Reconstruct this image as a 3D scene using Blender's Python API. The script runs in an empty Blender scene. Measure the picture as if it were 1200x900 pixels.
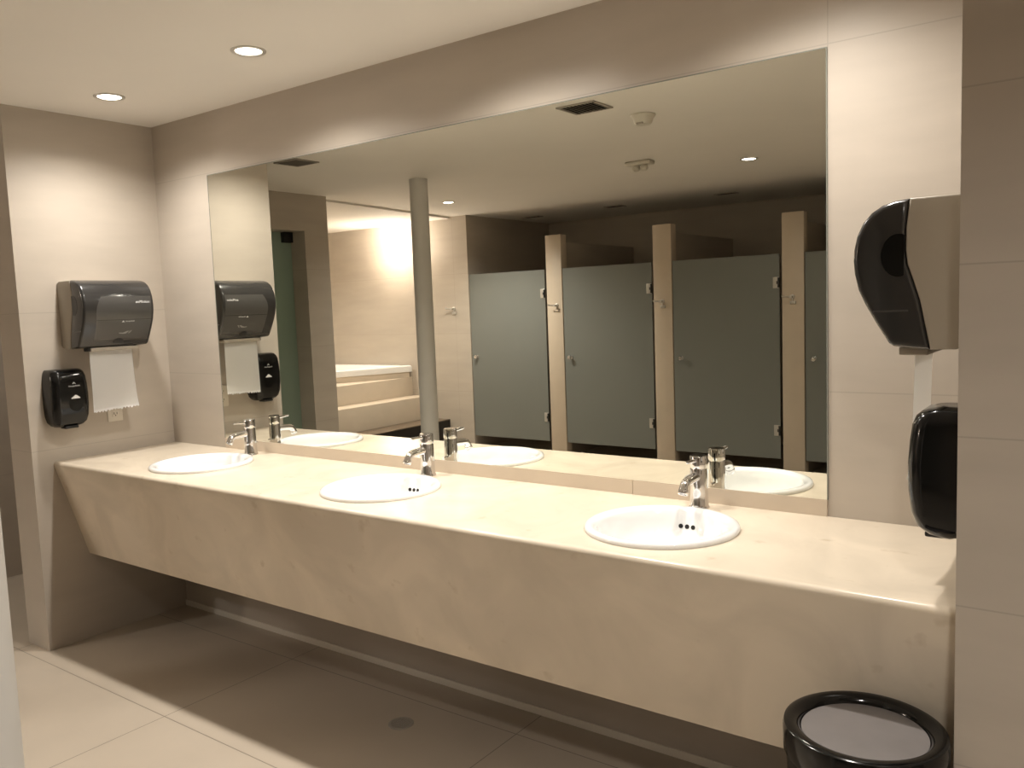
import bpy, bmesh, math, random
from mathutils import Vector, Matrix

C = bpy.context.scene
COL = C.collection
PI = math.pi
random.seed(4)

# ------------------------------------------------------------------ camera
FW = Vector((-0.59065633, 0.80159802, -0.0925512))
RT = Vector((0.80655032, 0.5899738, -0.03751676))
UP = Vector((-0.02452942, 0.09680671, 0.99500089))
cam_d = bpy.data.cameras.new('camera')
cam = bpy.data.objects.new('camera', cam_d)
COL.objects.link(cam)
cam.matrix_world = Matrix(((RT.x, UP.x, -FW.x, 3.92663442), (RT.y, UP.y, -FW.y, -2.39809369),
                           (RT.z, UP.z, -FW.z, 1.48688296), (0, 0, 0, 1)))
cam_d.sensor_fit = 'HORIZONTAL'
cam_d.sensor_width = 36.0
cam_d.lens = 36.0 * 982.81 / 1200.0
cam_d.clip_start = 0.05
C.camera = cam

# ------------------------------------------------------------------ light levels, world, exposure
WARM = (1.0, 0.945, 0.875)
VANITY_W = 50.0
BEAM_W = (26.0, 36.0, 36.0, 10.0)     # the tighter central beam of each counter downlight
REAR_W = (130.0, 10.0, 86.0, 22.0, 95.0, 32.0)  # first pair reflected lamps, the rest added unseen ones
SCONCE_S = 240.0
w = bpy.data.worlds.new('world')
C.world = w
w.use_nodes = True
w.node_tree.nodes['Background'].inputs[0].default_value = (1.0, 0.88, 0.72, 1)
w.node_tree.nodes['Background'].inputs[1].default_value = 0.02
C.view_settings.view_transform = 'Standard'
C.view_settings.look = 'None'
C.view_settings.gamma = 1.0
C.view_settings.use_curve_mapping = False
C.view_settings.exposure = 0.0

# ------------------------------------------------------------------ measures (metres)
HC = 2.433          # ceiling
HT = 0.86           # counter top
XR = 3.68           # right wall face
D = 0.605           # counter depth at the top
W = 0.695           # depth of the side walls
YS = -4.39          # front of the toilet stalls
YB = -5.92          # back of the stalls


# ------------------------------------------------------------------ materials
def nt(name):
    m = bpy.data.materials.new(name)
    m.use_nodes = True
    t = m.node_tree
    return m, t, t.nodes['Principled BSDF']


def plain(name, col, rough=0.5, metal=0.0, spec=0.5, coat=0.0, emit=None, es=0.0, noise=0.0, nscale=8.0, bump=0.0):
    m, t, b = nt(name)
    b.inputs['Base Color'].default_value = (*col, 1)
    b.inputs['Roughness'].default_value = rough
    b.inputs['Metallic'].default_value = metal
    b.inputs['Specular IOR Level'].default_value = spec
    b.inputs['Coat Weight'].default_value = coat
    if emit:
        b.inputs['Emission Color'].default_value = (*emit, 1)
        b.inputs['Emission Strength'].default_value = es
    if noise or bump:
        g = t.nodes.new('ShaderNodeNewGeometry')
        n = t.nodes.new('ShaderNodeTexNoise')
        n.inputs['Scale'].default_value = nscale
        n.inputs['Detail'].default_value = 5
        t.links.new(g.outputs['Position'], n.inputs['Vector'])
        if noise:
            r = t.nodes.new('ShaderNodeValToRGB')
            r.color_ramp.elements[0].position = 0.3
            r.color_ramp.elements[1].position = 0.7
            r.color_ramp.elements[0].color = (*[c * (1 - noise) for c in col], 1)
            r.color_ramp.elements[1].color = (*[min(1, c * (1 + noise)) for c in col], 1)
            t.links.new(n.outputs['Fac'], r.inputs['Fac'])
            t.links.new(r.outputs['Color'], b.inputs['Base Color'])
        if bump:
            bp = t.nodes.new('ShaderNodeBump')
            bp.inputs['Strength'].default_value = bump
            bp.inputs['Distance'].default_value = 0.002
            t.links.new(n.outputs['Fac'], bp.inputs['Height'])
            t.links.new(bp.outputs['Normal'], b.inputs['Normal'])
    return m


def tile(name, col, joints, rough=0.45, noise=0.05, jdark=0.84, width=0.0016, stretch=(1, 1, 5), spec=0.35):
    """Stone-look porcelain; joints = list of (axis, position) grout lines in metres."""
    m, t, b = nt(name)
    L = t.links
    g = t.nodes.new('ShaderNodeNewGeometry')
    mp = t.nodes.new('ShaderNodeVectorMath')
    mp.operation = 'MULTIPLY'
    mp.inputs[1].default_value = stretch
    L.new(g.outputs['Position'], mp.inputs[0])
    n = t.nodes.new('ShaderNodeTexNoise')
    n.inputs['Scale'].default_value = 2.2
    n.inputs['Detail'].default_value = 6
    L.new(mp.outputs[0], n.inputs['Vector'])
    r = t.nodes.new('ShaderNodeValToRGB')
    r.color_ramp.elements[0].position = 0.3
    r.color_ramp.elements[1].position = 0.7
    r.color_ramp.elements[0].color = (*[c * (1 - noise) for c in col], 1)
    r.color_ramp.elements[1].color = (*[c * (1 + noise) for c in col], 1)
    L.new(n.outputs['Fac'], r.inputs['Fac'])
    sep = t.nodes.new('ShaderNodeSeparateXYZ')
    L.new(g.outputs['Position'], sep.inputs[0])
    acc = None
    for ax, pos in joints:
        c = t.nodes.new('ShaderNodeMath')
        c.operation = 'COMPARE'
        L.new(sep.outputs['XYZ'.index(ax)], c.inputs[0])
        c.inputs[1].default_value = pos
        c.inputs[2].default_value = width
        if acc is None:
            acc = c.outputs[0]
        else:
            mx = t.nodes.new('ShaderNodeMath')
            mx.operation = 'MAXIMUM'
            L.new(acc, mx.inputs[0])
            L.new(c.outputs[0], mx.inputs[1])
            acc = mx.outputs[0]
    out = r.outputs['Color']
    if acc is not None:
        mix = t.nodes.new('ShaderNodeMix')
        mix.data_type = 'RGBA'
        L.new(acc, mix.inputs[0])
        L.new(out, mix.inputs[6])
        mix.inputs[7].default_value = (*[c * jdark for c in col], 1)
        out = mix.outputs[2]
    L.new(out, b.inputs['Base Color'])
    b.inputs['Roughness'].default_value = rough
    b.inputs['Specular IOR Level'].default_value = spec
    return m


def marble(name, col, dark, rough=0.22):
    m, t, b = nt(name)
    L = t.links
    g = t.nodes.new('ShaderNodeNewGeometry')
    n1 = t.nodes.new('ShaderNodeTexNoise')
    n1.inputs['Scale'].default_value = 3.0
    n1.inputs['Detail'].default_value = 8
    n1.inputs['Distortion'].default_value = 1.2
    L.new(g.outputs['Position'], n1.inputs['Vector'])
    r1 = t.nodes.new('ShaderNodeValToRGB')
    r1.color_ramp.elements[0].position = 0.35
    r1.color_ramp.elements[1].position = 0.65
    r1.color_ramp.elements[0].color = (*[c * 0.9 for c in col], 1)
    r1.color_ramp.elements[1].color = (*[min(1, c * 1.06) for c in col], 1)
    L.new(n1.outputs['Fac'], r1.inputs['Fac'])
    n2 = t.nodes.new('ShaderNodeTexNoise')
    n2.inputs['Scale'].default_value = 14.0
    n2.inputs['Detail'].default_value = 3
    L.new(g.outputs['Position'], n2.inputs['Vector'])
    r2 = t.nodes.new('ShaderNodeValToRGB')
    r2.color_ramp.elements[0].position = 0.66
    r2.color_ramp.elements[1].position = 0.76
    r2.color_ramp.elements[0].color = (0, 0, 0, 1)
    r2.color_ramp.elements[1].color = (0.45, 0.45, 0.45, 1)
    L.new(n2.outputs['Fac'], r2.inputs['Fac'])
    mix = t.nodes.new('ShaderNodeMix')
    mix.data_type = 'RGBA'
    L.new(r2.outputs['Color'], mix.inputs[0])
    L.new(r1.outputs['Color'], mix.inputs[6])
    mix.inputs[7].default_value = (*dark, 1)
    L.new(mix.outputs[2], b.inputs['Base Color'])
    b.inputs['Roughness'].default_value = rough
    b.inputs['Specular IOR Level'].default_value = 0.4
    return m


def frosted(name, col, rough=0.45):
    m, t, b = nt(name)
    L = t.links
    g = t.nodes.new('ShaderNodeNewGeometry')
    n = t.nodes.new('ShaderNodeTexNoise')
    n.inputs['Scale'].default_value = 1.4
    L.new(g.outputs['Position'], n.inputs['Vector'])
    r = t.nodes.new('ShaderNodeValToRGB')
    r.color_ramp.elements[0].color = (*[c * 0.92 for c in col], 1)
    r.color_ramp.elements[1].color = (*[c * 1.08 for c in col], 1)
    L.new(n.outputs['Fac'], r.inputs['Fac'])
    L.new(r.outputs['Color'], b.inputs['Base Color'])
    b.inputs['Roughness'].default_value = rough
    b.inputs['Specular IOR Level'].default_value = 0.4
    tr = t.nodes.new('ShaderNodeBsdfTranslucent')
    tr.inputs['Color'].default_value = (*col, 1)
    mx = t.nodes.new('ShaderNodeMixShader')
    mx.inputs[0].default_value = 0.3
    L.new(b.outputs[0], mx.inputs[1])
    L.new(tr.outputs[0], mx.inputs[2])
    L.new(mx.outputs[0], t.nodes['Material Output'].inputs['Surface'])
    return m


STONE = (0.48, 0.425, 0.36)
M = {}
M['wall_back'] = tile('stone_back', STONE, [('Z', 1.215), ('Z', 2.157), ('X', 3.2565), ('Z', 0.61)])
M['wall_side'] = tile('stone_side', STONE, [('Z', 0.917), ('Z', 1.535)])
M['wall_pier'] = tile('stone_pier', STONE, [('Z', 0.90), ('Z', 1.218), ('Z', 1.531), ('Z', 1.84), ('Z', 2.15), ('Z', 0.59)])
M['wall_room'] = tile('stone_room', STONE, [('Z', 0.61), ('Z', 1.22), ('Z', 1.84), ('X', -1.77)], jdark=0.85)
M['pier'] = plain('pier_stone', (0.58, 0.49, 0.385), 0.45, noise=0.04, nscale=5)
M['ceiling'] = plain('ceiling_paint', (0.80, 0.765, 0.715), 0.9, spec=0.1, noise=0.02, nscale=1.5)
M['floor'] = tile('floor_tile', (0.50, 0.43, 0.345),
                  [('X', v) for v in (-3.76, -2.56, -1.36, -0.16, 1.04, 2.24, 3.44, 4.64)] +
                  [('Y', -0.762 - 0.6 * k) for k in range(-3, 9)], rough=0.3, jdark=0.5, width=0.002, stretch=(1, 1, 1))
M['marble'] = marble('cream_marble', (0.70, 0.612, 0.49), (0.50, 0.40, 0.28))
M['porcelain'] = plain('porcelain', (0.86, 0.86, 0.85), 0.08, coat=0.5)
M['chrome'] = plain('chrome', (0.82, 0.82, 0.83), 0.07, 1.0)
M['satin'] = plain('satin_steel', (0.62, 0.60, 0.56), 0.28, 0.65)
M['mirror'] = plain('mirror_silver', (0.86, 0.865, 0.80), 0.0, 1.0)
M['mirror_edge'] = plain('mirror_edge', (0.22, 0.23, 0.20), 0.2)
M['black'] = plain('black_gloss', (0.004, 0.004, 0.004), 0.12, spec=0.4)
M['blackmatte'] = plain('black_matte', (0.008, 0.008, 0.008), 0.5)
M['smoke'] = plain('smoked_plastic', (0.026, 0.025, 0.024), 0.2, coat=0.1)
M['smoke2'] = plain('smoked_window', (0.062, 0.059, 0.055), 0.28, coat=0.1)
M['shell'] = plain('grey_shell', (0.36, 0.32, 0.26), 0.4)
M['paper'] = plain('paper', (0.90, 0.885, 0.86), 0.9, spec=0.1)
M['print'] = plain('white_print', (0.75, 0.75, 0.75), 0.5)
M['print2'] = plain('grey_print', (0.28, 0.28, 0.27), 0.5)
M['outlet'] = plain('outlet_plastic', (0.66, 0.61, 0.53), 0.35)
M['liner'] = plain('bin_lid_plastic', (0.18, 0.165, 0.16), 0.4, noise=0.05, nscale=14)
M['column'] = plain('column_paint', (0.66, 0.64, 0.60), 0.55, noise=0.02)
M['white'] = plain('white_plastic', (0.62, 0.58, 0.50), 0.4)
M['vent'] = plain('vent_metal', (0.36, 0.325, 0.28), 0.5)
M['dark'] = plain('dark_void', (0.01, 0.009, 0.008), 0.8)
M['bench'] = plain('dark_wood', (0.012, 0.009, 0.007), 0.35, noise=0.2, nscale=12)
M['benchtop'] = plain('brown_wood', (0.15, 0.11, 0.075), 0.35, noise=0.12, nscale=12)
M['frost'] = frosted('frosted_glass', (0.28, 0.29, 0.265))
M['greenglass'] = frosted('green_glass', (0.36, 0.46, 0.38))
M['acrylic'] = plain('tub_acrylic', (0.84, 0.82, 0.79), 0.12, coat=0.4)
M['trim'] = plain('light_trim', (0.62, 0.60, 0.56), 0.3, 0.6)
M['bulb'] = plain('bulb', (1, 1, 1), 0.5, emit=(1.0, 0.90, 0.76), es=16.0)
M['globe'] = plain('globe', (1, 1, 1), 0.5, emit=(1.0, 0.86, 0.74), es=SCONCE_S)
M['skirt'] = plain('skirting', (0.78, 0.72, 0.63), 0.4)


# ------------------------------------------------------------------ mesh helpers
def BM():
    return bmesh.new()


def box(bm, a, b, bev=0.0, seg=2):
    t = bmesh.new()
    bmesh.ops.create_cube(t, size=1.0)
    for v in t.verts:
        v.co = Vector([(a[i] + b[i]) / 2 + v.co[i] * (b[i] - a[i]) for i in range(3)])
    if bev:
        bmesh.ops.bevel(t, geom=t.edges[:], offset=bev, segments=seg, affect='EDGES', profile=0.5)
    merge(bm, t)
    return bm


def merge(bm, t, mat=None):
    me = bpy.data.meshes.new('tmp')
    if mat is not None:
        bmesh.ops.transform(t, matrix=mat, verts=t.verts)
    t.to_mesh(me)
    t.free()
    bm.from_mesh(me)
    bpy.data.meshes.remove(me)


def lathe(bm, prof, n=48, mat=None, cap0=True, cap1=True):
    """Revolve [(r, z)...] about z."""
    t = bmesh.new()
    rings = []
    for r, z in prof:
        if r < 1e-6:
            rings.append([t.verts.new((0, 0, z))])
        else:
            rings.append([t.verts.new((r * math.cos(2 * PI * k / n), r * math.sin(2 * PI * k / n), z)) for k in range(n)])
    for i in range(len(rings) - 1):
        A, B = rings[i], rings[i + 1]
        for k in range(n):
            k2 = (k + 1) % n
            if len(A) == 1 and len(B) == 1:
                continue
            if len(A) == 1:
                t.faces.new((A[0], B[k], B[k2]))
            elif len(B) == 1:
                t.faces.new((A[k], A[k2], B[0]))
            else:
                t.faces.new((A[k], A[k2], B[k2], B[k]))
    if cap0 and len(rings[0]) > 1:
        t.faces.new(rings[0][::-1])
    if cap1 and len(rings[-1]) > 1:
        t.faces.new(rings[-1])
    bmesh.ops.recalc_face_normals(t, faces=t.faces[:])
    merge(bm, t, mat)
    return bm


def tube(bm, pts, rads, n=14):
    """Round tube along points with a radius per point, capped."""
    t = bmesh.new()
    pts = [Vector(p) for p in pts]
    if not isinstance(rads, (list, tuple)):
        rads = [rads] * len(pts)
    rings = []
    ref = None
    for i, p in enumerate(pts):
        d = (pts[min(i + 1, len(pts) - 1)] - pts[max(i - 1, 0)]).normalized()
        if ref is None:
            ref = Vector((0, 0, 1)) if abs(d.z) < 0.9 else Vector((1, 0, 0))
        u = (ref - d * ref.dot(d)).normalized()
        v = d.cross(u)
        ref = u
        rings.append([t.verts.new(p + rads[i] * (math.cos(2 * PI * k / n) * u + math.sin(2 * PI * k / n) * v)) for k in range(n)])
    for A, B in zip(rings, rings[1:]):
        for k in range(n):
            t.faces.new((A[k], A[(k + 1) % n], B[(k + 1) % n], B[k]))
    t.faces.new(rings[0][::-1])
    t.faces.new(rings[-1])
    bmesh.ops.recalc_face_normals(t, faces=t.faces[:])
    merge(bm, t)
    return bm


def prism(bm, poly, ax, a, b, bev=0.0, seg=3):
    """Extrude polygon (list of 2-D points in the two other axes, cyclic order) along ax from a to b."""
    t = bmesh.new()

    def p3(p, s):
        if ax == 'X':
            return (s, p[0], p[1])
        if ax == 'Y':
            return (p[0], s, p[1])
        return (p[0], p[1], s)
    A = [t.verts.new(p3(p, a)) for p in poly]
    B = [t.verts.new(p3(p, b)) for p in poly]
    n = len(poly)
    fa = t.faces.new(A)
    fb = t.faces.new(B[::-1])
    for k in range(n):
        t.faces.new((A[k], B[k], B[(k + 1) % n], A[(k + 1) % n]))
    bmesh.ops.recalc_face_normals(t, faces=t.faces[:])
    if bev:
        es = list(set(fa.edges[:] + fb.edges[:]))
        bmesh.ops.bevel(t, geom=es, offset=bev, segments=seg, affect='EDGES', profile=0.5, clamp_overlap=True)
    merge(bm, t)
    return bm


def obj(name, bm, mat, parent=None, smooth=True, ang=38):
    me = bpy.data.meshes.new(name)
    bm.to_mesh(me)
    bm.free()
    me.materials.append(mat)
    if smooth:
        me.polygons.foreach_set('use_smooth', [True] * len(me.polygons))
        me.set_sharp_from_angle(angle=math.radians(ang))
    o = bpy.data.objects.new(name, me)
    COL.objects.link(o)
    if parent:
        o.parent = parent
    return o


def tag(o, label, cat, group=None, kind=None):
    o['label'] = label
    o['category'] = cat
    if group:
        o['group'] = group
    if kind:
        o['kind'] = kind
    return o


def thing(name, label, cat, loc=(0, 0, 0), group=None, rz=0.0):
    o = bpy.data.objects.new(name, None)
    o.empty_display_size = 0.05
    COL.objects.link(o)
    o.location = loc
    o.rotation_euler = (0, 0, rz)
    return tag(o, label, cat, group)


def struct(name, bm, mat, label, cat):
    return tag(obj(name, bm, mat, smooth=False), label, cat, kind='structure')


def dup(root, loc, label, rz=None):
    r = root.copy()
    COL.objects.link(r)
    r.location = loc
    if rz is not None:
        r.rotation_euler = (0, 0, rz)
    r['label'] = label
    for ch in list(root.children):
        c = ch.copy()
        COL.objects.link(c)
        c.parent = r
        for g in list(ch.children):
            d = g.copy()
            COL.objects.link(d)
            d.parent = c
    return r


def text_bm(body, size, depth=0.0004, shear=0.0):
    cu = bpy.data.curves.new('lettering', 'FONT')
    cu.body = body
    cu.size = size
    cu.extrude = depth
    cu.shear = shear
    cu.align_x = 'CENTER'
    cu.align_y = 'CENTER'
    o = bpy.data.objects.new('lettering', cu)
    COL.objects.link(o)
    dg = bpy.context.evaluated_depsgraph_get()
    me = bpy.data.meshes.new_from_object(o.evaluated_get(dg))
    bm = bmesh.new()
    bm.from_mesh(me)
    bpy.data.objects.remove(o)
    bpy.data.curves.remove(cu)
    bpy.data.meshes.remove(me)
    return bm


# ------------------------------------------------------------------ the setting
bm = BM()
box(bm, (-3.9, YB, -0.1), (5.2, 1.2, 0.0))
struct('floor', bm, M['floor'], 'beige porcelain tiled floor of the restroom', 'floor')

bm = BM()
box(bm, (-3.9, YB, HC), (5.2, 1.2, HC + 0.12))
struct('ceiling', bm, M['ceiling'], 'off-white plaster ceiling of the restroom', 'ceiling')
bm = BM()
prism(bm, [(-3.9, YS), (-1.80, YS), (-1.50, -2.349), (-3.9, -2.349)], 'Z', 2.416, HC - 0.001)
struct('ceiling_niche', bm, M['ceiling'], 'brightly lit lower ceiling over the bathtub niche', 'ceiling')

bm = BM()
box(bm, (0.0, 0.0, 0.0), (XR, 0.2, HC))
struct('wall_back', bm, M['wall_back'], 'beige stone tiled wall carrying the large mirror', 'wall')
bm = BM()
box(bm, (-0.2, -W, 0.0), (0.0, 1.2, HC))
struct('wall_left', bm, M['wall_side'], 'beige tiled side wall left of the counter with black dispensers', 'wall')
bm = BM()
box(bm, (XR, -W, 0.0), (5.2, 0.2, HC))
struct('wall_right', bm, M['wall_pier'], 'beige tiled wall ending right of the counter beside the bin', 'wall')
bm = BM()
box(bm, (-1.38, 1.0, 0.0), (-0.2, 1.2, HC))
struct('wall_passage_end', bm, M['wall_room'], 'wall closing the dim passage left of the counter', 'wall')

# wall with the doorway, left of the passage
bm = BM()
box(bm, (-1.62, -1.2, 0.0), (-1.38, 1.2, HC))
box(bm, (-1.62, -2.105, 2.145), (-1.38, -1.2, HC))
box(bm, (-1.62, -2.349, 0.0), (-1.38, -2.105, HC))
struct('wall_passage_side', bm, M['wall_room'], 'tiled wall with the glass doorway seen in the mirror', 'wall')
bm = BM()
box(bm, (-3.9, -2.349, 0.0), (-1.62, -2.2, HC))
struct('wall_niche_side', bm, M['wall_room'], 'near side wall of the bathtub niche', 'wall')
bm = BM()
box(bm, (-3.05, -2.2, 0.0), (-2.9, -0.8, HC))
box(bm, (-3.05, -0.8, 0.0), (-1.62, -0.65, HC))
struct('wall_side_room', bm, M['wall_room'], 'walls of the small room behind the green glass door', 'wall')
bm = BM()
box(bm, (-4.05, YS, 0.0), (-3.9, -2.2, HC))
struct('wall_niche_back', bm, M['wall_room'], 'back wall of the bathtub niche', 'wall')
bm = BM()
box(bm, (-4.05, YB - 0.15, 0.0), (-1.58, YS, HC))
struct('wall_niche_far', bm, M['wall_room'], 'pinkish lit wall behind the bathtub and beside the stalls', 'wall')
bm = BM()
box(bm, (-1.58, YB - 0.15, 0.0), (2.79, YB, HC))
struct('wall_stall_back', bm, M['wall_room'], 'dim wall at the back of the toilet stalls', 'wall')
bm = BM()
box(bm, (2.79, YB - 0.15, 0.0), (5.2, YS, HC))
struct('wall_stall_end', bm, M['wall_room'], 'wall beyond the last toilet stall', 'wall')
bm = BM()
box(bm, (5.2, YB, 0.0), (5.35, 0.2, HC))
struct('wall_far_right', bm, M['wall_room'], 'right-hand wall of the restroom behind the camera', 'wall')

bm = BM()
box(bm, (0.0, -0.008, 0.0), (XR, 0.0, 0.028), 0.002)
struct('baseboard_back', bm, M['skirt'], 'thin pale skirting strip under the counter', 'baseboard')


# ------------------------------------------------------------------ vanity counter
SINK_X = (0.735, 1.810, 2.897)
SINK_Y = -0.330


def slab_with_holes(x0, x1, y0, y1, z0, z1, holes):
    bm = bmesh.new()
    loops = [[(x0, y0), (x1, y0), (x1, y1), (x0, y1)]]
    for cx, cy, r in holes:
        loops.append([(cx + r * math.cos(2 * PI * k / 48), cy + r * math.sin(2 * PI * k / 48)) for k in range(48)])
    ed = []
    for lp in loops:
        vs = [bm.verts.new((x, y, z1)) for x, y in lp]
        for i in range(len(vs)):
            ed.append(bm.edges.new((vs[i], vs[(i + 1) % len(vs)])))
    bmesh.ops.triangle_fill(bm, use_beauty=True, edges=ed)
    # drop any triangles laid over the holes
    bad = []
    for f in bm.faces:
        c = f.calc_center_median()
        for cx, cy, r in holes:
            if (c.x - cx) ** 2 + (c.y - cy) ** 2 < (r * 0.985) ** 2 and all(
                    abs(math.hypot(v.co.x - cx, v.co.y - cy) - r) < 1e-4 for v in f.verts):
                bad.append(f)
                break
    if bad:
        bmesh.ops.delete(bm, geom=bad, context='FACES_ONLY')
    r = bmesh.ops.extrude_face_region(bm, geom=bm.faces[:])
    for v in [g for g in r['geom'] if isinstance(g, bmesh.types.BMVert)]:
        v.co.z = z0
    bmesh.ops.recalc_face_normals(bm, faces=bm.faces[:])
    return bm


t = thing('vanity_counter', 'long cream marble counter with a slanted front below the mirror', 'counter', (0, 0, 0))
obj('countertop', slab_with_holes(0.001, XR - 0.001, -D + 0.014, -0.0005, HT - 0.03, HT, [(x, SINK_Y, 0.195) for x in SINK_X]),
    M['marble'], t)
bm = BM()
yb, zb = -0.478, 0.402
prof = [(-D + 0.0141, HT)]
for k in range(1, 7):
    a = PI / 2 * k / 6 + 0.28 * k / 6
    prof.append((-D + 0.014 - 0.014 * math.sin(a), HT - 0.014 + 0.014 * math.cos(a)))
prof += [(yb, zb), (yb + 0.028, zb), (-D + 0.040, HT - 0.0301), (-D + 0.0141, HT - 0.0301)]
prism(bm, prof, 'X', 0.001, XR - 0.001)
obj('apron', bm, M['marble'], t)

bm = BM()
box(bm, (0.441, -0.006, HT), (2.6355, 0, 0.9085))
box(bm, (2.6375, -0.006, HT), (3.2535, 0, 0.9085))
tag(obj('backsplash', bm, M['pier'], smooth=False), 'low beige stone strip between the counter and the mirror', 'backsplash')

# ------------------------------------------------------------------ mirror
t = thing('wall_mirror', 'huge frameless mirror above the counter reflecting the stalls', 'mirror', (1.85, 0, 0.9085))
bm = BM()
box(bm, (0.441 - 1.85, -0.0040, 0.0002), (3.2527 - 1.85, -0.0002, 2.1458 - 0.9085))
obj('mirror_glass', bm, M['mirror'], t, smooth=False)
bm = BM()
X0, X1, Z0, Z1 = 0.441 - 1.85, 3.2527 - 1.85, 0.0002, 2.1458 - 0.9085
e = 0.003
box(bm, (X0 - e, -0.0046, Z0), (X0, 0, Z1))
box(bm, (X1, -0.0046, Z0), (X1 + e, 0, Z1))
box(bm, (X0 - e, -0.0046, Z1), (X1 + e, 0, Z1 + e))
obj('mirror_edge', bm, M['mirror_edge'], t, smooth=False)


# ------------------------------------------------------------------ sinks and taps
def make_sink(label):
    t = thing('sink', label, 'sink', (0, 0, 0), 'round white sinks in the counter')
    prof = [(0.2110, 0.0), (0.2130, 0.006), (0.2100, 0.0125), (0.203, 0.0155), (0.195, 0.0150), (0.183, 0.0115), (0.176, 0.004)]
    for k in range(1, 13):
        a = PI / 2 * k / 12
        prof.append((0.024 + 0.150 * math.cos(a), -0.004 - 0.135 * math.sin(a)))
    outer = [(0.030, -0.150)]
    for k in range(11, 0, -1):
        a = PI / 2 * k / 12
        outer.append((0.034 + 0.152 * math.cos(a), -0.004 - 0.146 * math.sin(a)))
    outer += [(0.188, -0.004), (0.190, 0.0005), (0.2110, 0.0)]
    bm = BM()
    lathe(bm, prof + outer, 72, cap0=False, cap1=False)
    obj('basin', bm, M['porcelain'], t, ang=60)
    bm = BM()
    lathe(bm, [(0, -0.137), (0.012, -0.137), (0.013, -0.1345), (0.026, -0.1345), (0.029, -0.1385), (0.029, -0.141), (0, -0.141)], 32)
    obj('drain', bm, M['chrome'], t)
    a = PI / 2 * 1.9 / 12
    r = 0.024 + 0.150 * math.cos(a) - 0.0006
    z = -0.004 - 0.135 * math.sin(a)
    nrm = Vector((math.cos(a) / 0.150, 0, -math.sin(a) / 0.135)).normalized()
    for k in (-1, 0, 1):
        ph = PI / 2 + k * 0.115
        n3 = Vector((-nrm.x * math.cos(ph), -nrm.x * math.sin(ph), -nrm.z))
        m = Matrix.Translation((r * math.cos(ph), r * math.sin(ph), z)) @ n3.to_track_quat('Z', 'Y').to_matrix().to_4x4()
        bm = BM()
        lathe(bm, [(0.0066, -0.003), (0.0066, 0.0012), (0.0, 0.0012)], 20, m)
        obj('overflow_hole', bm, M['dark'], t)
    return t


sl = ['round white sink nearest the left wall, at the far end of the counter',
      'round white sink in the middle of the counter',
      'round white sink nearest the camera, toward the right end of the counter']
s0 = make_sink(sl[2])
s0.location = (SINK_X[2], SINK_Y, HT)
dup(s0, (SINK_X[1], SINK_Y, HT), sl[1])
dup(s0, (SINK_X[0], SINK_Y, HT), sl[0])


def make_tap(label):
    t = thing('faucet', label, 'faucet', (0, 0, 0), 'chrome faucets behind the sinks')
    bm = BM()
    lathe(bm, [(0.0315, 0), (0.0315, 0.004), (0.0300, 0.006), (0.0285, 0.010), (0.0268, 0.05), (0.0256, 0.118), (0.0248, 0.121)], 40)
    obj('body', bm, M['chrome'], t)
    bm = BM()
    lathe(bm, [(0.0230, 0.1205), (0.0230, 0.1235), (0.0260, 0.1245), (0.0265, 0.128), (0.0262, 0.158), (0.0245, 0.161), (0, 0.1615)], 40)
    h = obj('handle_cap', bm, M['chrome'], t)
    bm = BM()
    tube(bm, [(0, -0.018, 0.148), (0, -0.035, 0.149), (0, -0.062, 0.151), (0, -0.078, 0.152)], [0.0060, 0.0057, 0.0054, 0.0052], 14)
    lathe(bm, [(0, -0.002), (0.0046, -0.001), (0.0046, 0.002), (0, 0.004)], 14, Matrix.Translation((0, -0.079, 0.1521)) @ Matrix.Rotation(PI / 2, 4, 'X'))
    obj('lever', bm, M['chrome'], h)
    bm = BM()
    pts = [(0, -0.010, 0.100), (0, -0.035, 0.0995), (0, -0.065, 0.0975), (0, -0.085, 0.0955), (0, -0.096, 0.091), (0, -0.103, 0.083), (0, -0.107, 0.0735)]
    tube(bm, pts, [0.0145, 0.0143, 0.0140, 0.0138, 0.0138, 0.0138, 0.0136], 20)
    s = obj('spout', bm, M['chrome'], t)
    bm = BM()
    dv = Vector((0, -0.005, -0.009)).normalized()
    m = Matrix.Translation((0, -0.107, 0.0740)) @ dv.to_track_quat('Z', 'Y').to_matrix().to_4x4()
    lathe(bm, [(0.0148, -0.003), (0.0152, 0.0), (0.0152, 0.010), (0.0140, 0.012), (0.010, 0.012), (0.010, 0.007), (0, 0.007)], 24, m)
    obj('aerator', bm, M['chrome'], s)
    bm = BM()
    tube(bm, [(0, 0.024, 0.052), (0, 0.031, 0.052)], 0.0028, 10)
    lathe(bm, [(0, -0.005), (0.005, -0.003), (0.0058, 0), (0.005, 0.003), (0, 0.005)], 14, Matrix.Translation((0, 0.034, 0.052)))
    obj('lift_rod', bm, M['chrome'], t)
    return t


TAP_X = (0.728, 1.803, 2.897)
tl = ['chrome single-lever faucet behind the sink nearest the left wall',
      'chrome single-lever faucet behind the middle sink',
      'chrome single-lever faucet behind the sink nearest the camera']
t0 = make_tap(tl[2])
t0.location = (TAP_X[2], -0.073, HT)
dup(t0, (TAP_X[1], -0.073, HT), tl[1])
dup(t0, (TAP_X[0], -0.073, HT), tl[0])

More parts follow.
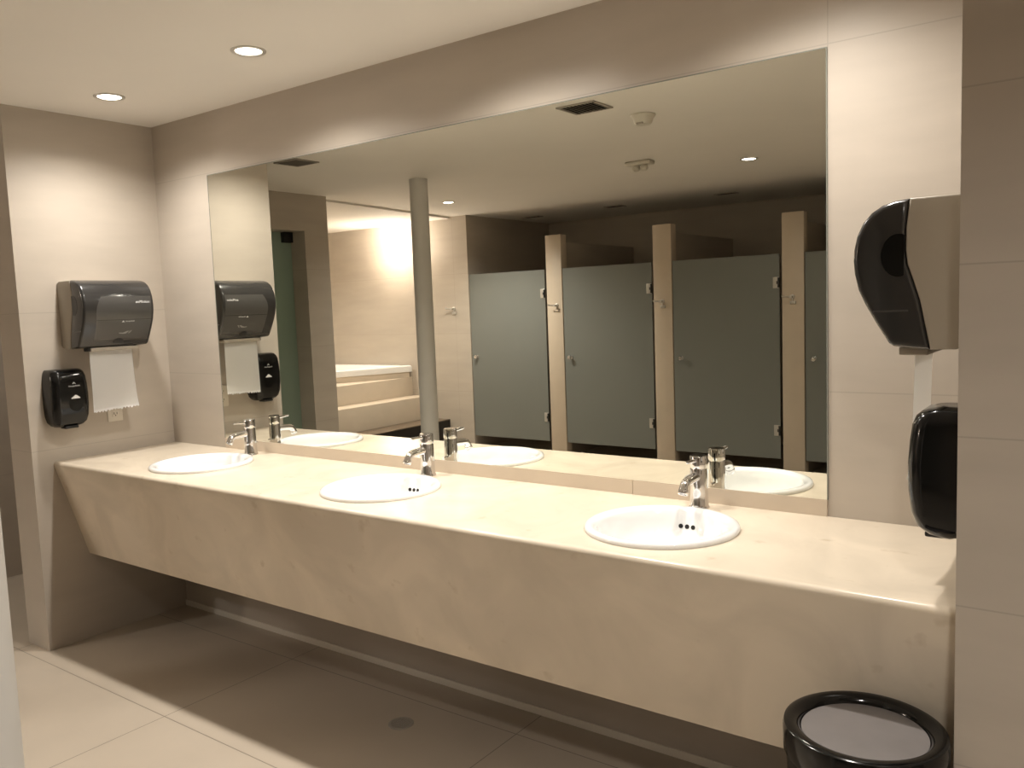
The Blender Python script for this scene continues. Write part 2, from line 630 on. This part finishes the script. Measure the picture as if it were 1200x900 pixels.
# ------------------------------------------------------------------ paper towel and soap dispensers (modelled for the left wall; depth along +x)
COVER = [(0.117, 0.309), (0.145, 0.306), (0.170, 0.299), (0.191, 0.286), (0.208, 0.266), (0.220, 0.240), (0.226, 0.212), (0.2275, 0.188),
         (0.225, 0.160), (0.217, 0.126), (0.204, 0.097), (0.190, 0.071), (0.176, 0.046), (0.164, 0.026), (0.156, 0.013), (0.147, 0.007), (0.077, 0.000)]
SEAM = [(0.097, 0.103), (0.110, 0.145), (0.120, 0.175), (0.124, 0.205), (0.123, 0.250)]


def cover_depth(z):
    best = 0
    for (d0, z0), (d1, z1) in zip(COVER, COVER[1:]):
        if min(z0, z1) <= z <= max(z0, z1) and z0 != z1:
            best = max(best, d0 + (d1 - d0) * (z - z0) / (z1 - z0))
    return best


def strip(bm, y0f, y1f, zs, off, thick=0.0015):
    """A panel lying on the curved front of the cover between y0f(z) and y1f(z)."""
    rows = []
    for z in zs:
        d = cover_depth(z)
        rows.append([(d + off, y0f(z), z), (d + off, y1f(z), z), (d + off - thick - off, y1f(z), z), (d + off - thick - off, y0f(z), z)])
    V = [[bm.verts.new(p) for p in r] for r in rows]
    for A, B in zip(V, V[1:]):
        for k in range(4):
            bm.faces.new((A[k], A[(k + 1) % 4], B[(k + 1) % 4], B[k]))
    bm.faces.new(V[0])
    bm.faces.new(V[-1][::-1])
    bmesh.ops.recalc_face_normals(bm, faces=bm.faces[:])


def put_on_front(tb, y, z, off=0.0012):
    """Turn flat lettering (xy plane, facing +z) to lie on the cover at (y, z)."""
    dz = 0.01
    tang = Vector((cover_depth(z + dz) - cover_depth(z - dz), 0, 2 * dz)).normalized()
    yv = Vector((0, 1, 0))
    nv = yv.cross(tang)
    m = Matrix(((yv.x, tang.x, nv.x, cover_depth(z) + off), (yv.y, tang.y, nv.y, y), (yv.z, tang.z, nv.z, z), (0, 0, 0, 1)))
    bmesh.ops.transform(tb, matrix=m, verts=tb.verts)


def poly_flat(pts, th=0.0005):
    b = bmesh.new()
    A = [b.verts.new((x, y, 0)) for x, y in pts]
    B = [b.verts.new((x, y, th)) for x, y in pts]
    b.faces.new(A[::-1])
    b.faces.new(B)
    n = len(pts)
    for k in range(n):
        b.faces.new((A[k], A[(k + 1) % n], B[(k + 1) % n], B[k]))
    return b


def make_towel(label, sheet_len=0.275):
    """Origin: on the wall at mid width, bottom of the shell. Width along y, depth along +x."""
    t = thing('paper_towel_dispenser', label, 'towel dispenser', (0, 0, 0), 'smoked paper towel dispensers')
    hw = 0.166
    bm = BM()
    prism(bm, [(0.0, 0.012), (0.0, 0.300), (0.02, 0.308), (0.1165, 0.3085)] + SEAM[::-1] + [(0.0768, 0.0005), (0.03, 0.001)], 'Y', -hw, hw, 0.004)
    s = obj('back_shell', bm, M['shell'], t)
    bm = BM()
    prism(bm, COVER + SEAM, 'Y', -hw - 0.001, hw + 0.001, 0.012, 4)
    c = obj('front_cover', bm, M['smoke'], t, ang=50)

    for sy in (-1, 1):
        bm = BM()
        prism(bm, [(max(0.1265, 0.137 + 0.034 * math.cos(a)), 0.195 + 0.044 * math.sin(a)) for a in [2 * PI * k / 32 for k in range(32)]],
              'Y', sy * (hw + 0.0012) - 0.0006, sy * (hw + 0.0012) + 0.0006)
        obj('roll_hub', bm, M['black'], c)
        bm = BM()
        box(bm, (0.118, sy * (hw + 0.0012) - 0.0008, 0.079), (0.186, sy * (hw + 0.0012) + 0.0008, 0.083))
        obj('side_ridge', bm, M['smoke2'], c, smooth=False)

    zs = [0.012 + 0.018 + (0.232 - 0.030) * k / 14 for k in range(15)]

    def left(z):
        u = (z - 0.03) / 0.2
        return -hw + 0.052 + 0.030 * max(0, u - 0.62) ** 2 / 0.144 * 1.0 + 0.010 * (1 - u)
    bm = BM()
    strip(bm, left, lambda z: hw - 0.014, zs, 0.0006, 0.002)
    obj('smoke_window', bm, M['smoke2'], c, ang=60)
    # sensor recess at the foot of the cover
    b = poly_flat([(0.026 * math.cos(a), 0.024 * math.sin(a)) for a in [PI * k / 14 for k in range(15)]], 0.001)
    put_on_front(b, 0.012, 0.021, 0.0010)
    obj('sensor_window', b, M['blackmatte'], c)
    b = text_bm('enMotion', 0.0175, 0.0003, 0.25)
    put_on_front(b, 0.108, 0.205, 0.0016)
    obj('lettering', b, M['print'], c, smooth=False)
    b = poly_flat([(-0.026, -0.004), (-0.019, 0.004), (-0.012, -0.004)])
    b2 = text_bm('Georgia-Pacific', 0.0072, 0.0003)
    bmesh.ops.translate(b2, verts=b2.verts, vec=(0.014, 0, 0))
    merge(b, b2)
    put_on_front(b, 0.035, 0.118, 0.0016)
    obj('logo', b, M['print'], c, smooth=False)
    # hand sign printed above the sensor
    b = poly_flat([(-0.030, -0.003), (-0.012, -0.006), (0.004, -0.005), (0.012, 0.004), (0.020, 0.007), (0.010, 0.009), (0.0, 0.005), (-0.012, 0.0), (-0.030, 0.001)])
    merge(b, poly_flat([(0.018, -0.005), (0.030, 0.010), (0.026, 0.011), (0.014, -0.003)]))
    put_on_front(b, 0.035, 0.066, 0.0016)
    obj('hand_symbol', b, M['print2'], c, smooth=False)
    # underside: tear bar held by two clips, and the sheet
    bm = BM()
    box(bm, (0.088, -0.108, -0.014), (0.146, 0.118, 0.003), 0.003)
    obj('tear_bar', bm, M['shell'], t)
    for y in (-0.113, 0.112):
        bm = BM()
        box(bm, (0.098, y - 0.005, -0.013), (0.138, y + 0.005, 0.006), 0.003)
        obj('clip', bm, M['blackmatte'], t)
    bm = bmesh.new()
    nx, nz = 40, 22
    grid = []
    rnd = random.Random(7)
    for i in range(nz + 1):
        row = []
        for k in range(nx + 1):
            u = k / nx
            v = i / nz
            y = -0.104 + 0.204 * u + 0.010 * v * v * (u - 0.2)
            z = -0.004 - (sheet_len + 0.014 - 0.010 * u) * v
            if i == nz:
                z += rnd.uniform(-0.0035, 0.0035) + 0.004 * math.sin(k * 2.2)
            x = 0.117 + 0.003 * math.sin(v * 2.2) + 0.010 * (v ** 6) * (u ** 2) + 0.002 * math.sin(u * 6 + v) * v
            row.append(bm.verts.new((x, y, z)))
        grid.append(row)
    for i in range(nz):
        for k in range(nx):
            bm.faces.new((grid[i][k], grid[i][k + 1], grid[i + 1][k + 1], grid[i + 1][k]))
    bmesh.ops.solidify(bm, geom=bm.faces[:], thickness=0.0008)
    obj('paper_sheet', bm, M['paper'], t, ang=180)
    return t


tw = make_towel('smoked paper towel dispenser with a white sheet hanging on the left wall')
tw.location = (0, -0.357, 1.366)
tw2 = dup(tw, (XR, -0.357, 1.366), 'grey-backed paper towel dispenser seen from its side on the right wall', PI)


def make_soap(label):
    t = thing('soap_dispenser', label, 'soap dispenser', (0, 0, 0), 'black soap dispensers')
    hw = 0.083
    levels = [(0.000, 0.060, 0.030, 0.66), (0.006, 0.076, 0.016, 0.78), (0.022, 0.092, 0.004, 0.90), (0.050, 0.101, 0.0, 0.97), (0.095, 0.106, 0.0, 1.0),
              (0.150, 0.107, 0.0, 1.0), (0.195, 0.104, 0.0, 0.98), (0.228, 0.100, 0.0, 0.95), (0.246, 0.093, 0.0, 0.90), (0.256, 0.082, 0.0, 0.84), (0.260, 0.068, 0.0, 0.78)]

    def ring(bm, z, dep, d0, wf):
        vs = []
        h = hw * wf
        rr = 0.032
        n = 8
        pts = [(0.0 + d0, -h), (0.0 + d0, h)]
        loop = [(d0, h)]
        for k in range(n + 1):
            a = PI / 2 * k / n
            loop.append((dep - rr + rr * math.sin(a), h - rr + rr * math.cos(a)))
        for k in range(n + 1):
            a = PI / 2 * k / n
            loop.append((dep - rr + rr * math.cos(a), -h + rr - rr * math.sin(a)))
        loop.append((d0, -h))
        for d, y in loop:
            vs.append(bm.verts.new((d, y, z)))
        return vs
    bm = bmesh.new()
    R = [ring(bm, z, dep, d0, wf) for z, dep, d0, wf in levels]
    for A, B in zip(R, R[1:]):
        n = len(A)
        for k in range(n):
            bm.faces.new((A[k], A[(k + 1) % n], B[(k + 1) % n], B[k]))
    bm.faces.new(R[0][::-1])
    bm.faces.new(R[-1])
    bmesh.ops.recalc_face_normals(bm, faces=bm.faces[:])
    c = obj('cover', bm, M['black'], t, ang=60)
    # nozzle underneath, level window and the small marks on the front
    bm = BM()
    box(bm, (0.030, -0.030, -0.008), (0.080, 0.030, 0.004), 0.004)
    obj('nozzle', bm, M['blackmatte'], t)

    def front(b, y, z, off=0.0004):
        x = 0.1035
        for (z0, d0, _, _), (z1, d1, _, _) in zip(levels, levels[1:]):
            if z0 <= z <= z1:
                x = d0 + (d1 - d0) * (z - z0) / (z1 - z0)
        m = Matrix(((0, 0, 1, x + off), (1, 0, 0, y), (0, 1, 0, z), (0, 0, 0, 1)))
        bmesh.ops.transform(b, matrix=m, verts=b.verts)
        return b
    b = poly_flat([(0.030 * math.cos(a), 0.034 * math.sin(a)) for a in [2 * PI * k / 28 for k in range(28)]], 0.0010)
    obj('level_window', front(b, 0.012, 0.105, 0.0002), M['black'], c)
    b = poly_flat([(-0.021, -0.005), (0.0, 0.010), (0.008, 0.006), (0.021, -0.005), (0.018, -0.007), (-0.019, -0.007)])
    obj('hand_symbol', front(b, 0.012, 0.135, 0.0016), M['print'], c, smooth=False)
    b = poly_flat([(-0.008, 0.004), (-0.001, 0.013), (0.007, 0.004), (0.004, 0.004), (-0.001, 0.009), (-0.005, 0.004)])
    b2 = text_bm('Georgia-Pacific', 0.0085, 0.0003)
    bmesh.ops.translate(b2, verts=b2.verts, vec=(0, -0.005, 0))
    merge(b, b2)
    obj('logo', front(b, 0.010, 0.190, 0.0030), M['print'], c, smooth=False)
    return t


sp = make_soap('black glossy soap dispenser low on the left wall below the towel dispenser')
sp.location = (0, -0.545, 1.018)
dup(sp, (XR, -0.520, 0.992), 'black soap dispenser on the right wall just above the counter end', PI)

# wall outlet
t = thing('wall_outlet', 'small cream power outlet on the left wall behind the paper sheet', 'outlet', (0, -0.302, 1.064))
bm = BM()
box(bm, (0.0, -0.037, -0.058), (0.006, 0.037, 0.058), 0.003)
obj('cover_plate', bm, M['outlet'], t)
for dz in (-0.022, 0.022):
    bm = BM()
    box(bm, (0.0055, -0.017, dz - 0.014), (0.0075, 0.017, dz + 0.014), 0.001)
    so = obj('socket', bm, M['outlet'], t)
    bm = BM()
    for dy in (-0.007, 0.007):
        box(bm, (0.0070, dy - 0.0012, dz - 0.002), (0.0079, dy + 0.0012, dz + 0.008))
    box(bm, (0.0070, -0.0022, dz - 0.0095), (0.0079, 0.0022, dz - 0.005))
    obj('slots', bm, M['dark'], so)

# ------------------------------------------------------------------ waste bin
BX, BY, BZ = 3.519, -0.699, 0.626
t = thing('trash_bin', 'round glossy black bin with a grey lid beside the right wall', 'trash bin', (BX, BY, 0))
bm = BM()
lathe(bm, [(0.118, 0.0), (0.122, 0.004), (0.150, BZ - 0.055), (0.150, BZ - 0.060), (0.145, BZ - 0.060), (0.116, 0.012), (0.0, 0.012)], 64, cap0=True, cap1=False)
obj('bucket', bm, M['black'], t)
bm = BM()
lathe(bm, [(0.1505, BZ - 0.066), (0.1545, BZ - 0.060), (0.1555, BZ - 0.015), (0.1530, BZ - 0.004), (0.1460, BZ), (0.1320, BZ - 0.002),
           (0.1230, BZ - 0.010), (0.1200, BZ - 0.022), (0.1200, BZ - 0.030), (0.145, BZ - 0.058), (0.1505, BZ - 0.066)], 72, cap0=False, cap1=False)
obj('rim', bm, M['black'], t)
bm = BM()
lathe(bm, [(0.0, BZ - 0.012), (0.08, BZ - 0.0135), (0.1195, BZ - 0.016), (0.1195, BZ - 0.020), (0.0, BZ - 0.018)], 64)
obj('lid', bm, M['liner'], t)

# floor drain
t = thing('floor_drain', 'small dark round drain in the floor under the counter', 'drain', (1.843, -0.324, 0))
bm = BM()
lathe(bm, [(0.046, 0), (0.046, 0.002), (0.043, 0.0035), (0.036, 0.0035), (0.036, 0.0012), (0, 0.0012)], 40)
obj('ring', bm, M['vent'], t)
bm = BM()
for k in range(-3, 4):
    hw_ = math.sqrt(0.036 ** 2 - (k * 0.010) ** 2)
    box(bm, (k * 0.010 - 0.002, -hw_, 0.0012), (k * 0.010 + 0.002, hw_, 0.003))
obj('grate', bm, M['vent'], t)


# ------------------------------------------------------------------ ceiling downlights
def make_downlight(label):
    t = thing('downlight', label, 'ceiling light', (0, 0, 0), 'recessed round downlights')
    bm = BM()
    lathe(bm, [(0.046, -0.0005), (0.062, -0.0005), (0.0615, -0.004), (0.058, -0.006), (0.049, -0.005), (0.046, -0.002), (0.046, -0.0005)], 48, cap0=False, cap1=False)
    obj('trim_ring', bm, M['trim'], t)
    bm = BM()
    lathe(bm, [(0.0455, -0.0012), (0.040, -0.004), (0.02, -0.006), (0.0, -0.0065)], 40)
    obj('bulb', bm, M['bulb'], t)
    return t


def spot(name, loc, power, ang, blend, rad=0.035, color=WARM):
    l = bpy.data.lights.new(name, 'SPOT')
    l.energy = power
    l.color = color
    l.spot_size = math.radians(ang)
    l.spot_blend = blend
    l.shadow_soft_size = rad
    o = bpy.data.objects.new(name, l)
    o.location = loc
    COL.objects.link(o)
    return o


VAN = [(0.426, -0.441), (1.36, -0.430), (2.29, -0.43), (3.22, -0.43)]
REAR = [(-1.008, -3.449), (1.799, -3.336), (4.08, -2.25), (-0.80, 0.30), (-3.00, -3.10), (-2.25, -1.60)]  # camera, passage, tub and side room lamps are added, unseen, for fill light
dl = ['downlight in the ceiling nearest the left corner, over the far sink',
      'second downlight from the left corner over the counter',
      'downlight over the counter cut by the top edge of the photo',
      'downlight over the right end of the counter, washing the wall right of the mirror']
d0 = make_downlight(dl[0])
d0.location = (*VAN[0], HC)
for (x, y), lb in zip(VAN[1:], dl[1:]):
    dup(d0, (x, y, HC), lb)
for (x, y), lb in zip(REAR, ['ceiling downlight reflected beside the white column',
                             'ceiling downlight reflected above the stall doors at right',
                             'added ceiling downlight, out of view above the camera, brightening the right wall end',
                             'added unseen ceiling downlight brightening the passage left of the counter wall',
                             'added unseen ceiling downlight above the corner bathtub, standing in for the brightness of the niche',
                             'added unseen ceiling downlight in the small room, brightening the green glass door']):
    dup(d0, (x, y, HC if x > -2.8 else 2.416), lb)
for x, y in VAN:
    spot('vanity_spot', (x, y, HC - 0.045), VANITY_W, 150, 1.0)
for (x, y), p in zip(VAN, BEAM_W):
    spot('vanity_beam', (x, y, HC - 0.045), p, 76, 1.0)
for (x, y), p in zip(REAR, REAR_W):
    spot('rear_spot', (x, y, (HC if x > -2.8 else 2.416) - 0.045), p, 150, 0.8, 0.07)


# ------------------------------------------------------------------ ceiling fittings
def make_vent(label, sx, sy):
    t = thing('ceiling_vent', label, 'vent', (0, 0, 0), 'square ceiling air vents')
    bm = BM()
    f = 0.012
    box(bm, (-sx, -sy, -0.007), (-sx + f, sy, -0.0003))
    box(bm, (sx - f, -sy, -0.007), (sx, sy, -0.0003))
    box(bm, (-sx, -sy, -0.007), (sx, -sy + f, -0.0003))
    box(bm, (-sx, sy - f, -0.007), (sx, sy, -0.0003))
    obj('frame', bm, M['vent'], t, smooth=False)
    bm = BM()
    box(bm, (-sx + f, -sy + f, -0.0015), (sx - f, sy - f, -0.0003))
    obj('duct', bm, M['dark'], t, smooth=False)
    bm = BM()
    n = 9
    for k in range(n):
        x = -sx + f + (2 * sx - 2 * f) * (k + 0.5) / n
        bb = bmesh.new()
        bmesh.ops.create_cube(bb, size=1)
        for v in bb.verts:
            v.co = Vector((v.co.x * 0.0185, v.co.y * (2 * sy - 2 * f), v.co.z * 0.0016))
        merge(bm, bb, Matrix.Translation((x, 0, -0.006)) @ Matrix.Rotation(0.45, 4, 'Y'))
    obj('louvers', bm, M['vent'], t, smooth=False)
    return t


v0 = make_vent('square ceiling vent reflected at the top edge of the mirror, above the stalls', 0.105, 0.095)
v0.location = (1.775, -1.207, HC)
dup(v0, (-0.295, -1.155, HC), 'square ceiling vent reflected at the top left of the mirror by the left wall')

t = thing('smoke_detector', 'white conical smoke detector on the ceiling near the reflected vent', 'smoke detector', (1.905, -1.565, HC))
bm = BM()
lathe(bm, [(0.062, -0.0003), (0.064, -0.006), (0.060, -0.014), (0.054, -0.018), (0.046, -0.040), (0.038, -0.050), (0, -0.052)], 40)
obj('housing', bm, M['white'], t)
bm = BM()
box(bm, (-0.02, 0.030, -0.051), (0.02, 0.043, -0.043), 0.003)
obj('sensor_slot', bm, M['vent'], t)

t = thing('emergency_light', 'white ceiling fitting with two small lamps, reflected below the smoke detector', 'ceiling fitting', (1.225, -2.83, HC))
bm = BM()
box(bm, (-0.095, -0.045, -0.030), (0.095, 0.045, -0.0003), 0.012, 3)
obj('housing', bm, M['white'], t)
for sx in (-0.02, 0.04):
    bm = BM()
    lathe(bm, [(0.018, 0.0), (0.026, -0.012), (0.026, -0.030), (0.016, -0.040), (0, -0.042)], 24, Matrix.Translation((sx, 0.01, -0.028)))
    obj('lamp_head', bm, M['white'], t)

sx_ = [(-1.26, -5.14, 'narrow dark exhaust slot in the ceiling over the first stall'),
       (-0.20, -5.04, 'narrow dark exhaust slot in the ceiling over the second stall'),
       (0.955, -5.03, 'narrow dark exhaust slot in the ceiling over the third stall')]
base = None
for x, y, lb in sx_:
    if base is None:
        base = thing('exhaust_slot', lb, 'vent', (x, y, HC), 'exhaust slots over the stalls')
        bm = BM()
        box(bm, (-0.10, -0.055, -0.008), (0.10, -0.043, -0.0003))
        box(bm, (-0.10, 0.043, -0.008), (0.10, 0.055, -0.0003))
        box(bm, (-0.10, -0.043, -0.008), (-0.088, 0.043, -0.0003))
        box(bm, (0.088, -0.043, -0.008), (0.10, 0.043, -0.0003))
        obj('frame', bm, M['vent'], base, smooth=False)
        bm = BM()
        box(bm, (-0.088, -0.043, -0.004), (0.088, 0.043, -0.0003))
        obj('opening', bm, M['dark'], base, smooth=False)
    else:
        dup(base, (x, y, HC), lb)

# ------------------------------------------------------------------ columns
def make_column(label):
    t = thing('round_column', label, 'column', (0, 0, 0), 'white round columns')
    bm = BM()
    lathe(bm, [(0.067, 0.0), (0.067, HC - 0.001)], 56)
    obj('shaft', bm, M['column'], t)
    bm = BM()
    lathe(bm, [(0.0675, 0.0), (0.073, 0.0), (0.073, 0.05), (0.070, 0.056), (0.0675, 0.056)], 56, cap0=False, cap1=False)
    obj('base_collar', bm, M['satin'], t)
    return t


c0 = make_column('white round column reflected left of the stalls in the mirror')
c0.location = (-0.276, -2.255, 0)
dup(c0, (2.8716, -2.0526, 0), 'white round column just entering the left edge of the photo')

# ------------------------------------------------------------------ toilet stalls
PIERS = [-0.523, 0.615, 1.757]
pl = ['narrow beige stall pier between the first and second stall, brightest of the three',
      'narrow beige stall pier between the second and third stall',
      'narrow beige stall pier at the right edge of the mirror']


def make_divider(label):
    t = thing('stall_divider', label, 'stall divider', (0, 0, 0), 'stone piers between the toilet stalls')
    bm = BM()
    box(bm, (-0.0875, -0.10, 0.0), (0.0875, 0.0, 2.147), 0.002)
    obj('end_pier', bm, M['pier'], t)
    bm = BM()
    box(bm, (-0.05, YB - YS, 0.0), (0.05, -0.10, 2.08))
    obj('partition_panel', bm, M['wall_room'], t, smooth=False)
    return t


p0 = make_divider(pl[0])
p0.location = (PIERS[0], YS, 0)
for x, lb in zip(PIERS[1:], pl[1:]):
    dup(p0, (x, YS, 0), lb)

DW = 0.95


def make_door(label):
    """Origin at the floor, left bottom corner (as seen in the mirror), glass set back from the pier face."""
    t = thing('stall_door', label, 'stall door', (0, 0, 0), 'frosted glass stall doors')
    bm = BM()
    box(bm, (0.006, -0.010, 0.15), (DW - 0.008, 0.0, 1.825), 0.001)
    obj('glass_panel', bm, M['frost'], t, smooth=False)
    for z in (0.385, 1.595):
        bm = BM()
        box(bm, (DW - 0.060, -0.016, z - 0.045), (DW - 0.010, 0.006, z + 0.045), 0.003)
        h = obj('hinge', bm, M['satin'], t)
        bm = BM()
        lathe(bm, [(0.009, -0.040), (0.009, 0.040)], 16, Matrix.Translation((DW - 0.012, 0.008, z)))
        box(bm, (DW - 0.030, 0.0055, z - 0.012), (DW - 0.012, 0.009, z + 0.012))
        obj('hinge_pin', bm, M['blackmatte'], h)
    m = Matrix.Translation((0.078, 0.0, 0.978)) @ Matrix.Rotation(-PI / 2, 4, 'X')
    bm = BM()
    lathe(bm, [(0.017, 0.0), (0.017, 0.006), (0.010, 0.010), (0.010, 0.020), (0.020, 0.026), (0.022, 0.034), (0.018, 0.042), (0, 0.045)], 28, m)
    obj('knob', bm, M['chrome'], t)
    return t


DX = [(-1.578, 0.965), (-0.434, 0.958), (0.704, 0.963), (1.846, 0.94)]
ddl = ['frosted glass stall door farthest left, next to the tiled wall', 'frosted glass stall door between the first and second piers',
       'frosted glass stall door between the second and third piers', 'frosted glass stall door at the right edge of the mirror, mostly cut off']
sd = make_door(ddl[0])
for i, ((x, wd), lb) in enumerate(zip(DX, ddl)):
    o = sd if i == 0 else dup(sd, (0, 0, 0), lb)
    o.location = (x, YS - 0.006, 0)
    o.scale = (1, 1, 1)


def make_hook(label):
    t = thing('coat_hook', label, 'hook', (0, 0, 0), 'chrome coat hooks')
    m = Matrix.Rotation(-PI / 2, 4, 'X')
    bm = BM()
    lathe(bm, [(0.020, 0.0), (0.020, 0.005), (0.016, 0.009), (0.009, 0.011), (0.009, 0.040), (0.013, 0.044), (0.013, 0.050), (0, 0.052)], 24, m)
    obj('rose', bm, M['satin'], t)
    bm = BM()
    tube(bm, [(0, 0.030, 0), (-0.03, 0.046, 0.002), (-0.058, 0.060, 0.004), (-0.066, 0.064, 0.012)], [0.007, 0.007, 0.007, 0.008], 12)
    obj('arm', bm, M['satin'], t)
    bm = BM()
    box(bm, (-0.018, 0.0, -0.058), (0.030, 0.014, -0.034), 0.003)
    tube(bm, [(0.004, 0.010, -0.005), (0.005, 0.012, -0.036)], 0.006, 10)
    obj('lower_peg', bm, M['satin'], t)
    return t


hk = make_hook('chrome coat hook on the wall left of the first stall door')
hk.location = (-1.79, YS, 1.480)
for x, lb in ((-0.500, 'chrome coat hook on the brightly lit first stall pier'), (0.612, 'chrome coat hook on the second stall pier'),
              (1.752, 'chrome coat hook on the stall pier at the right edge of the mirror')):
    dup(hk, (x, YS, 1.477), lb)

# ------------------------------------------------------------------ glass door of the side room
t = thing('glass_door', 'green frosted glass door in the doorway reflected at the left of the mirror', 'door', (-1.556, -1.65, 0))
bm = BM()
box(bm, (-0.006, -0.453, 0.01), (0.006, 0.448, 2.142))
obj('glass_panel', bm, M['greenglass'], t, smooth=False)
bm = BM()
box(bm, (-0.02, -0.445, 2.060), (0.045, -0.355, 2.142), 0.004)
obj('patch_lock', bm, M['blackmatte'], t)
bm = BM()
tube(bm, [(0.05, 0.38, 0.85), (0.05, 0.38, 1.25)], 0.012, 14)
tube(bm, [(0.0, 0.38, 0.90), (0.05, 0.38, 0.90)], 0.007, 10)
tube(bm, [(0.0, 0.38, 1.20), (0.05, 0.38, 1.20)], 0.007, 10)
obj('pull_handle', bm, M['satin'], t)

# ------------------------------------------------------------------ bathtub niche
t = thing('tub_platform', 'beige stepped platform around the bathtub, reflected in the mirror', 'steps', (-2.43, -3.4, 0))
YN, YF = -2.3495 + 3.4, YS + 3.4 + 0.0005
bm = BM()
box(bm, (-1.469, YF, 0.0), (0.0, YN, 0.75), 0.006)
obj('upper_tier', bm, M['pier'], t)
bm = BM()
box(bm, (0.001, YF, 0.0), (0.235, YN, 0.55), 0.006)
obj('middle_step', bm, M['pier'], t)

t = thing('dark_step', 'low dark step with a brown top at the foot of the bathtub platform', 'step', (-2.05, -3.4, 0))
bm = BM()
box(bm, (-0.143, YF, 0.0), (0.14, YN, 0.297))
obj('riser_box', bm, M['bench'], t, smooth=False)
bm = BM()
box(bm, (-0.143, YF, 0.297), (0.14, YN, 0.306), 0.002)
obj('tread', bm, M['benchtop'], t)

t = thing('bathtub', 'white corner bathtub set in the raised platform, reflected in the mirror', 'bathtub', (-3.2, -3.6, 0.75))


def chaikin(p, it=3):
    for _ in range(it):
        q = []
        for a, b in zip(p, p[1:] + p[:1]):
            q += [(a[0] * .75 + b[0] * .25, a[1] * .75 + b[1] * .25), (a[0] * .25 + b[0] * .75, a[1] * .25 + b[1] * .75)]
        p = q
    return p


RAW = [(-2.405, -4.375), (-2.405, -4.34), (-2.415, -4.30), (-2.55, -3.90), (-2.76, -3.42), (-3.02, -2.95), (-3.30, -2.62),
       (-3.42, -2.52), (-3.84, -2.52), (-3.885, -2.56), (-3.885, -4.33), (-3.84, -4.375)]
OUT = [(x + 3.2, y + 3.6) for x, y in chaikin(RAW)]
CX = sum(p[0] for p in OUT) / len(OUT)
CY = sum(p[1] for p in OUT) / len(OUT)


def inset(f):
    return [(CX + (x - CX) * f, CY + (y - CY) * f) for x, y in OUT]


bm = bmesh.new()
rings = []
for f, z in [(0.93, 0.062), (1.0, 0.062), (1.0, 0.118), (0.99, 0.130), (0.97, 0.134), (0.88, 0.132), (0.85, 0.12), (0.80, 0.04), (0.72, 0.010), (0.5, 0.004)]:
    rings.append([bm.verts.new((x, y, z)) for x, y in inset(f)])
for A, B in zip(rings, rings[1:]):
    for k in range(len(A)):
        bm.faces.new((A[k], A[(k + 1) % len(A)], B[(k + 1) % len(A)], B[k]))
bm.faces.new(rings[-1])
bmesh.ops.recalc_face_normals(bm, faces=bm.faces[:])
obj('shell', bm, M['acrylic'], t, ang=60)
bm = BM()
prism(bm, inset(0.975), 'Z', 0.0005, 0.061)
obj('plinth', bm, M['pier'], t)
bm = BM()
lathe(bm, [(0.03, 0.0), (0.03, 0.004), (0.024, 0.008), (0, 0.009)], 24, Matrix.Translation((CX + 0.1, CY - 0.2, 0.004)))
obj('drain', bm, M['chrome'], t)

t = thing('wall_sconce', 'glowing wall lamp over the bathtub, reflected beside the white column', 'wall lamp', (-2.53, YS, 2.19))
bm = BM()
lathe(bm, [(0.055, 0), (0.055, 0.012), (0.02, 0.02), (0.014, 0.05)], 32, Matrix.Rotation(-PI / 2, 4, 'X'))
obj('backplate', bm, M['trim'], t)
bm = BM()
bmesh.ops.create_uvsphere(bm, u_segments=32, v_segments=16, radius=0.075, matrix=Matrix.Translation((0, 0.115, 0)))
obj('globe', bm, M['globe'], t)
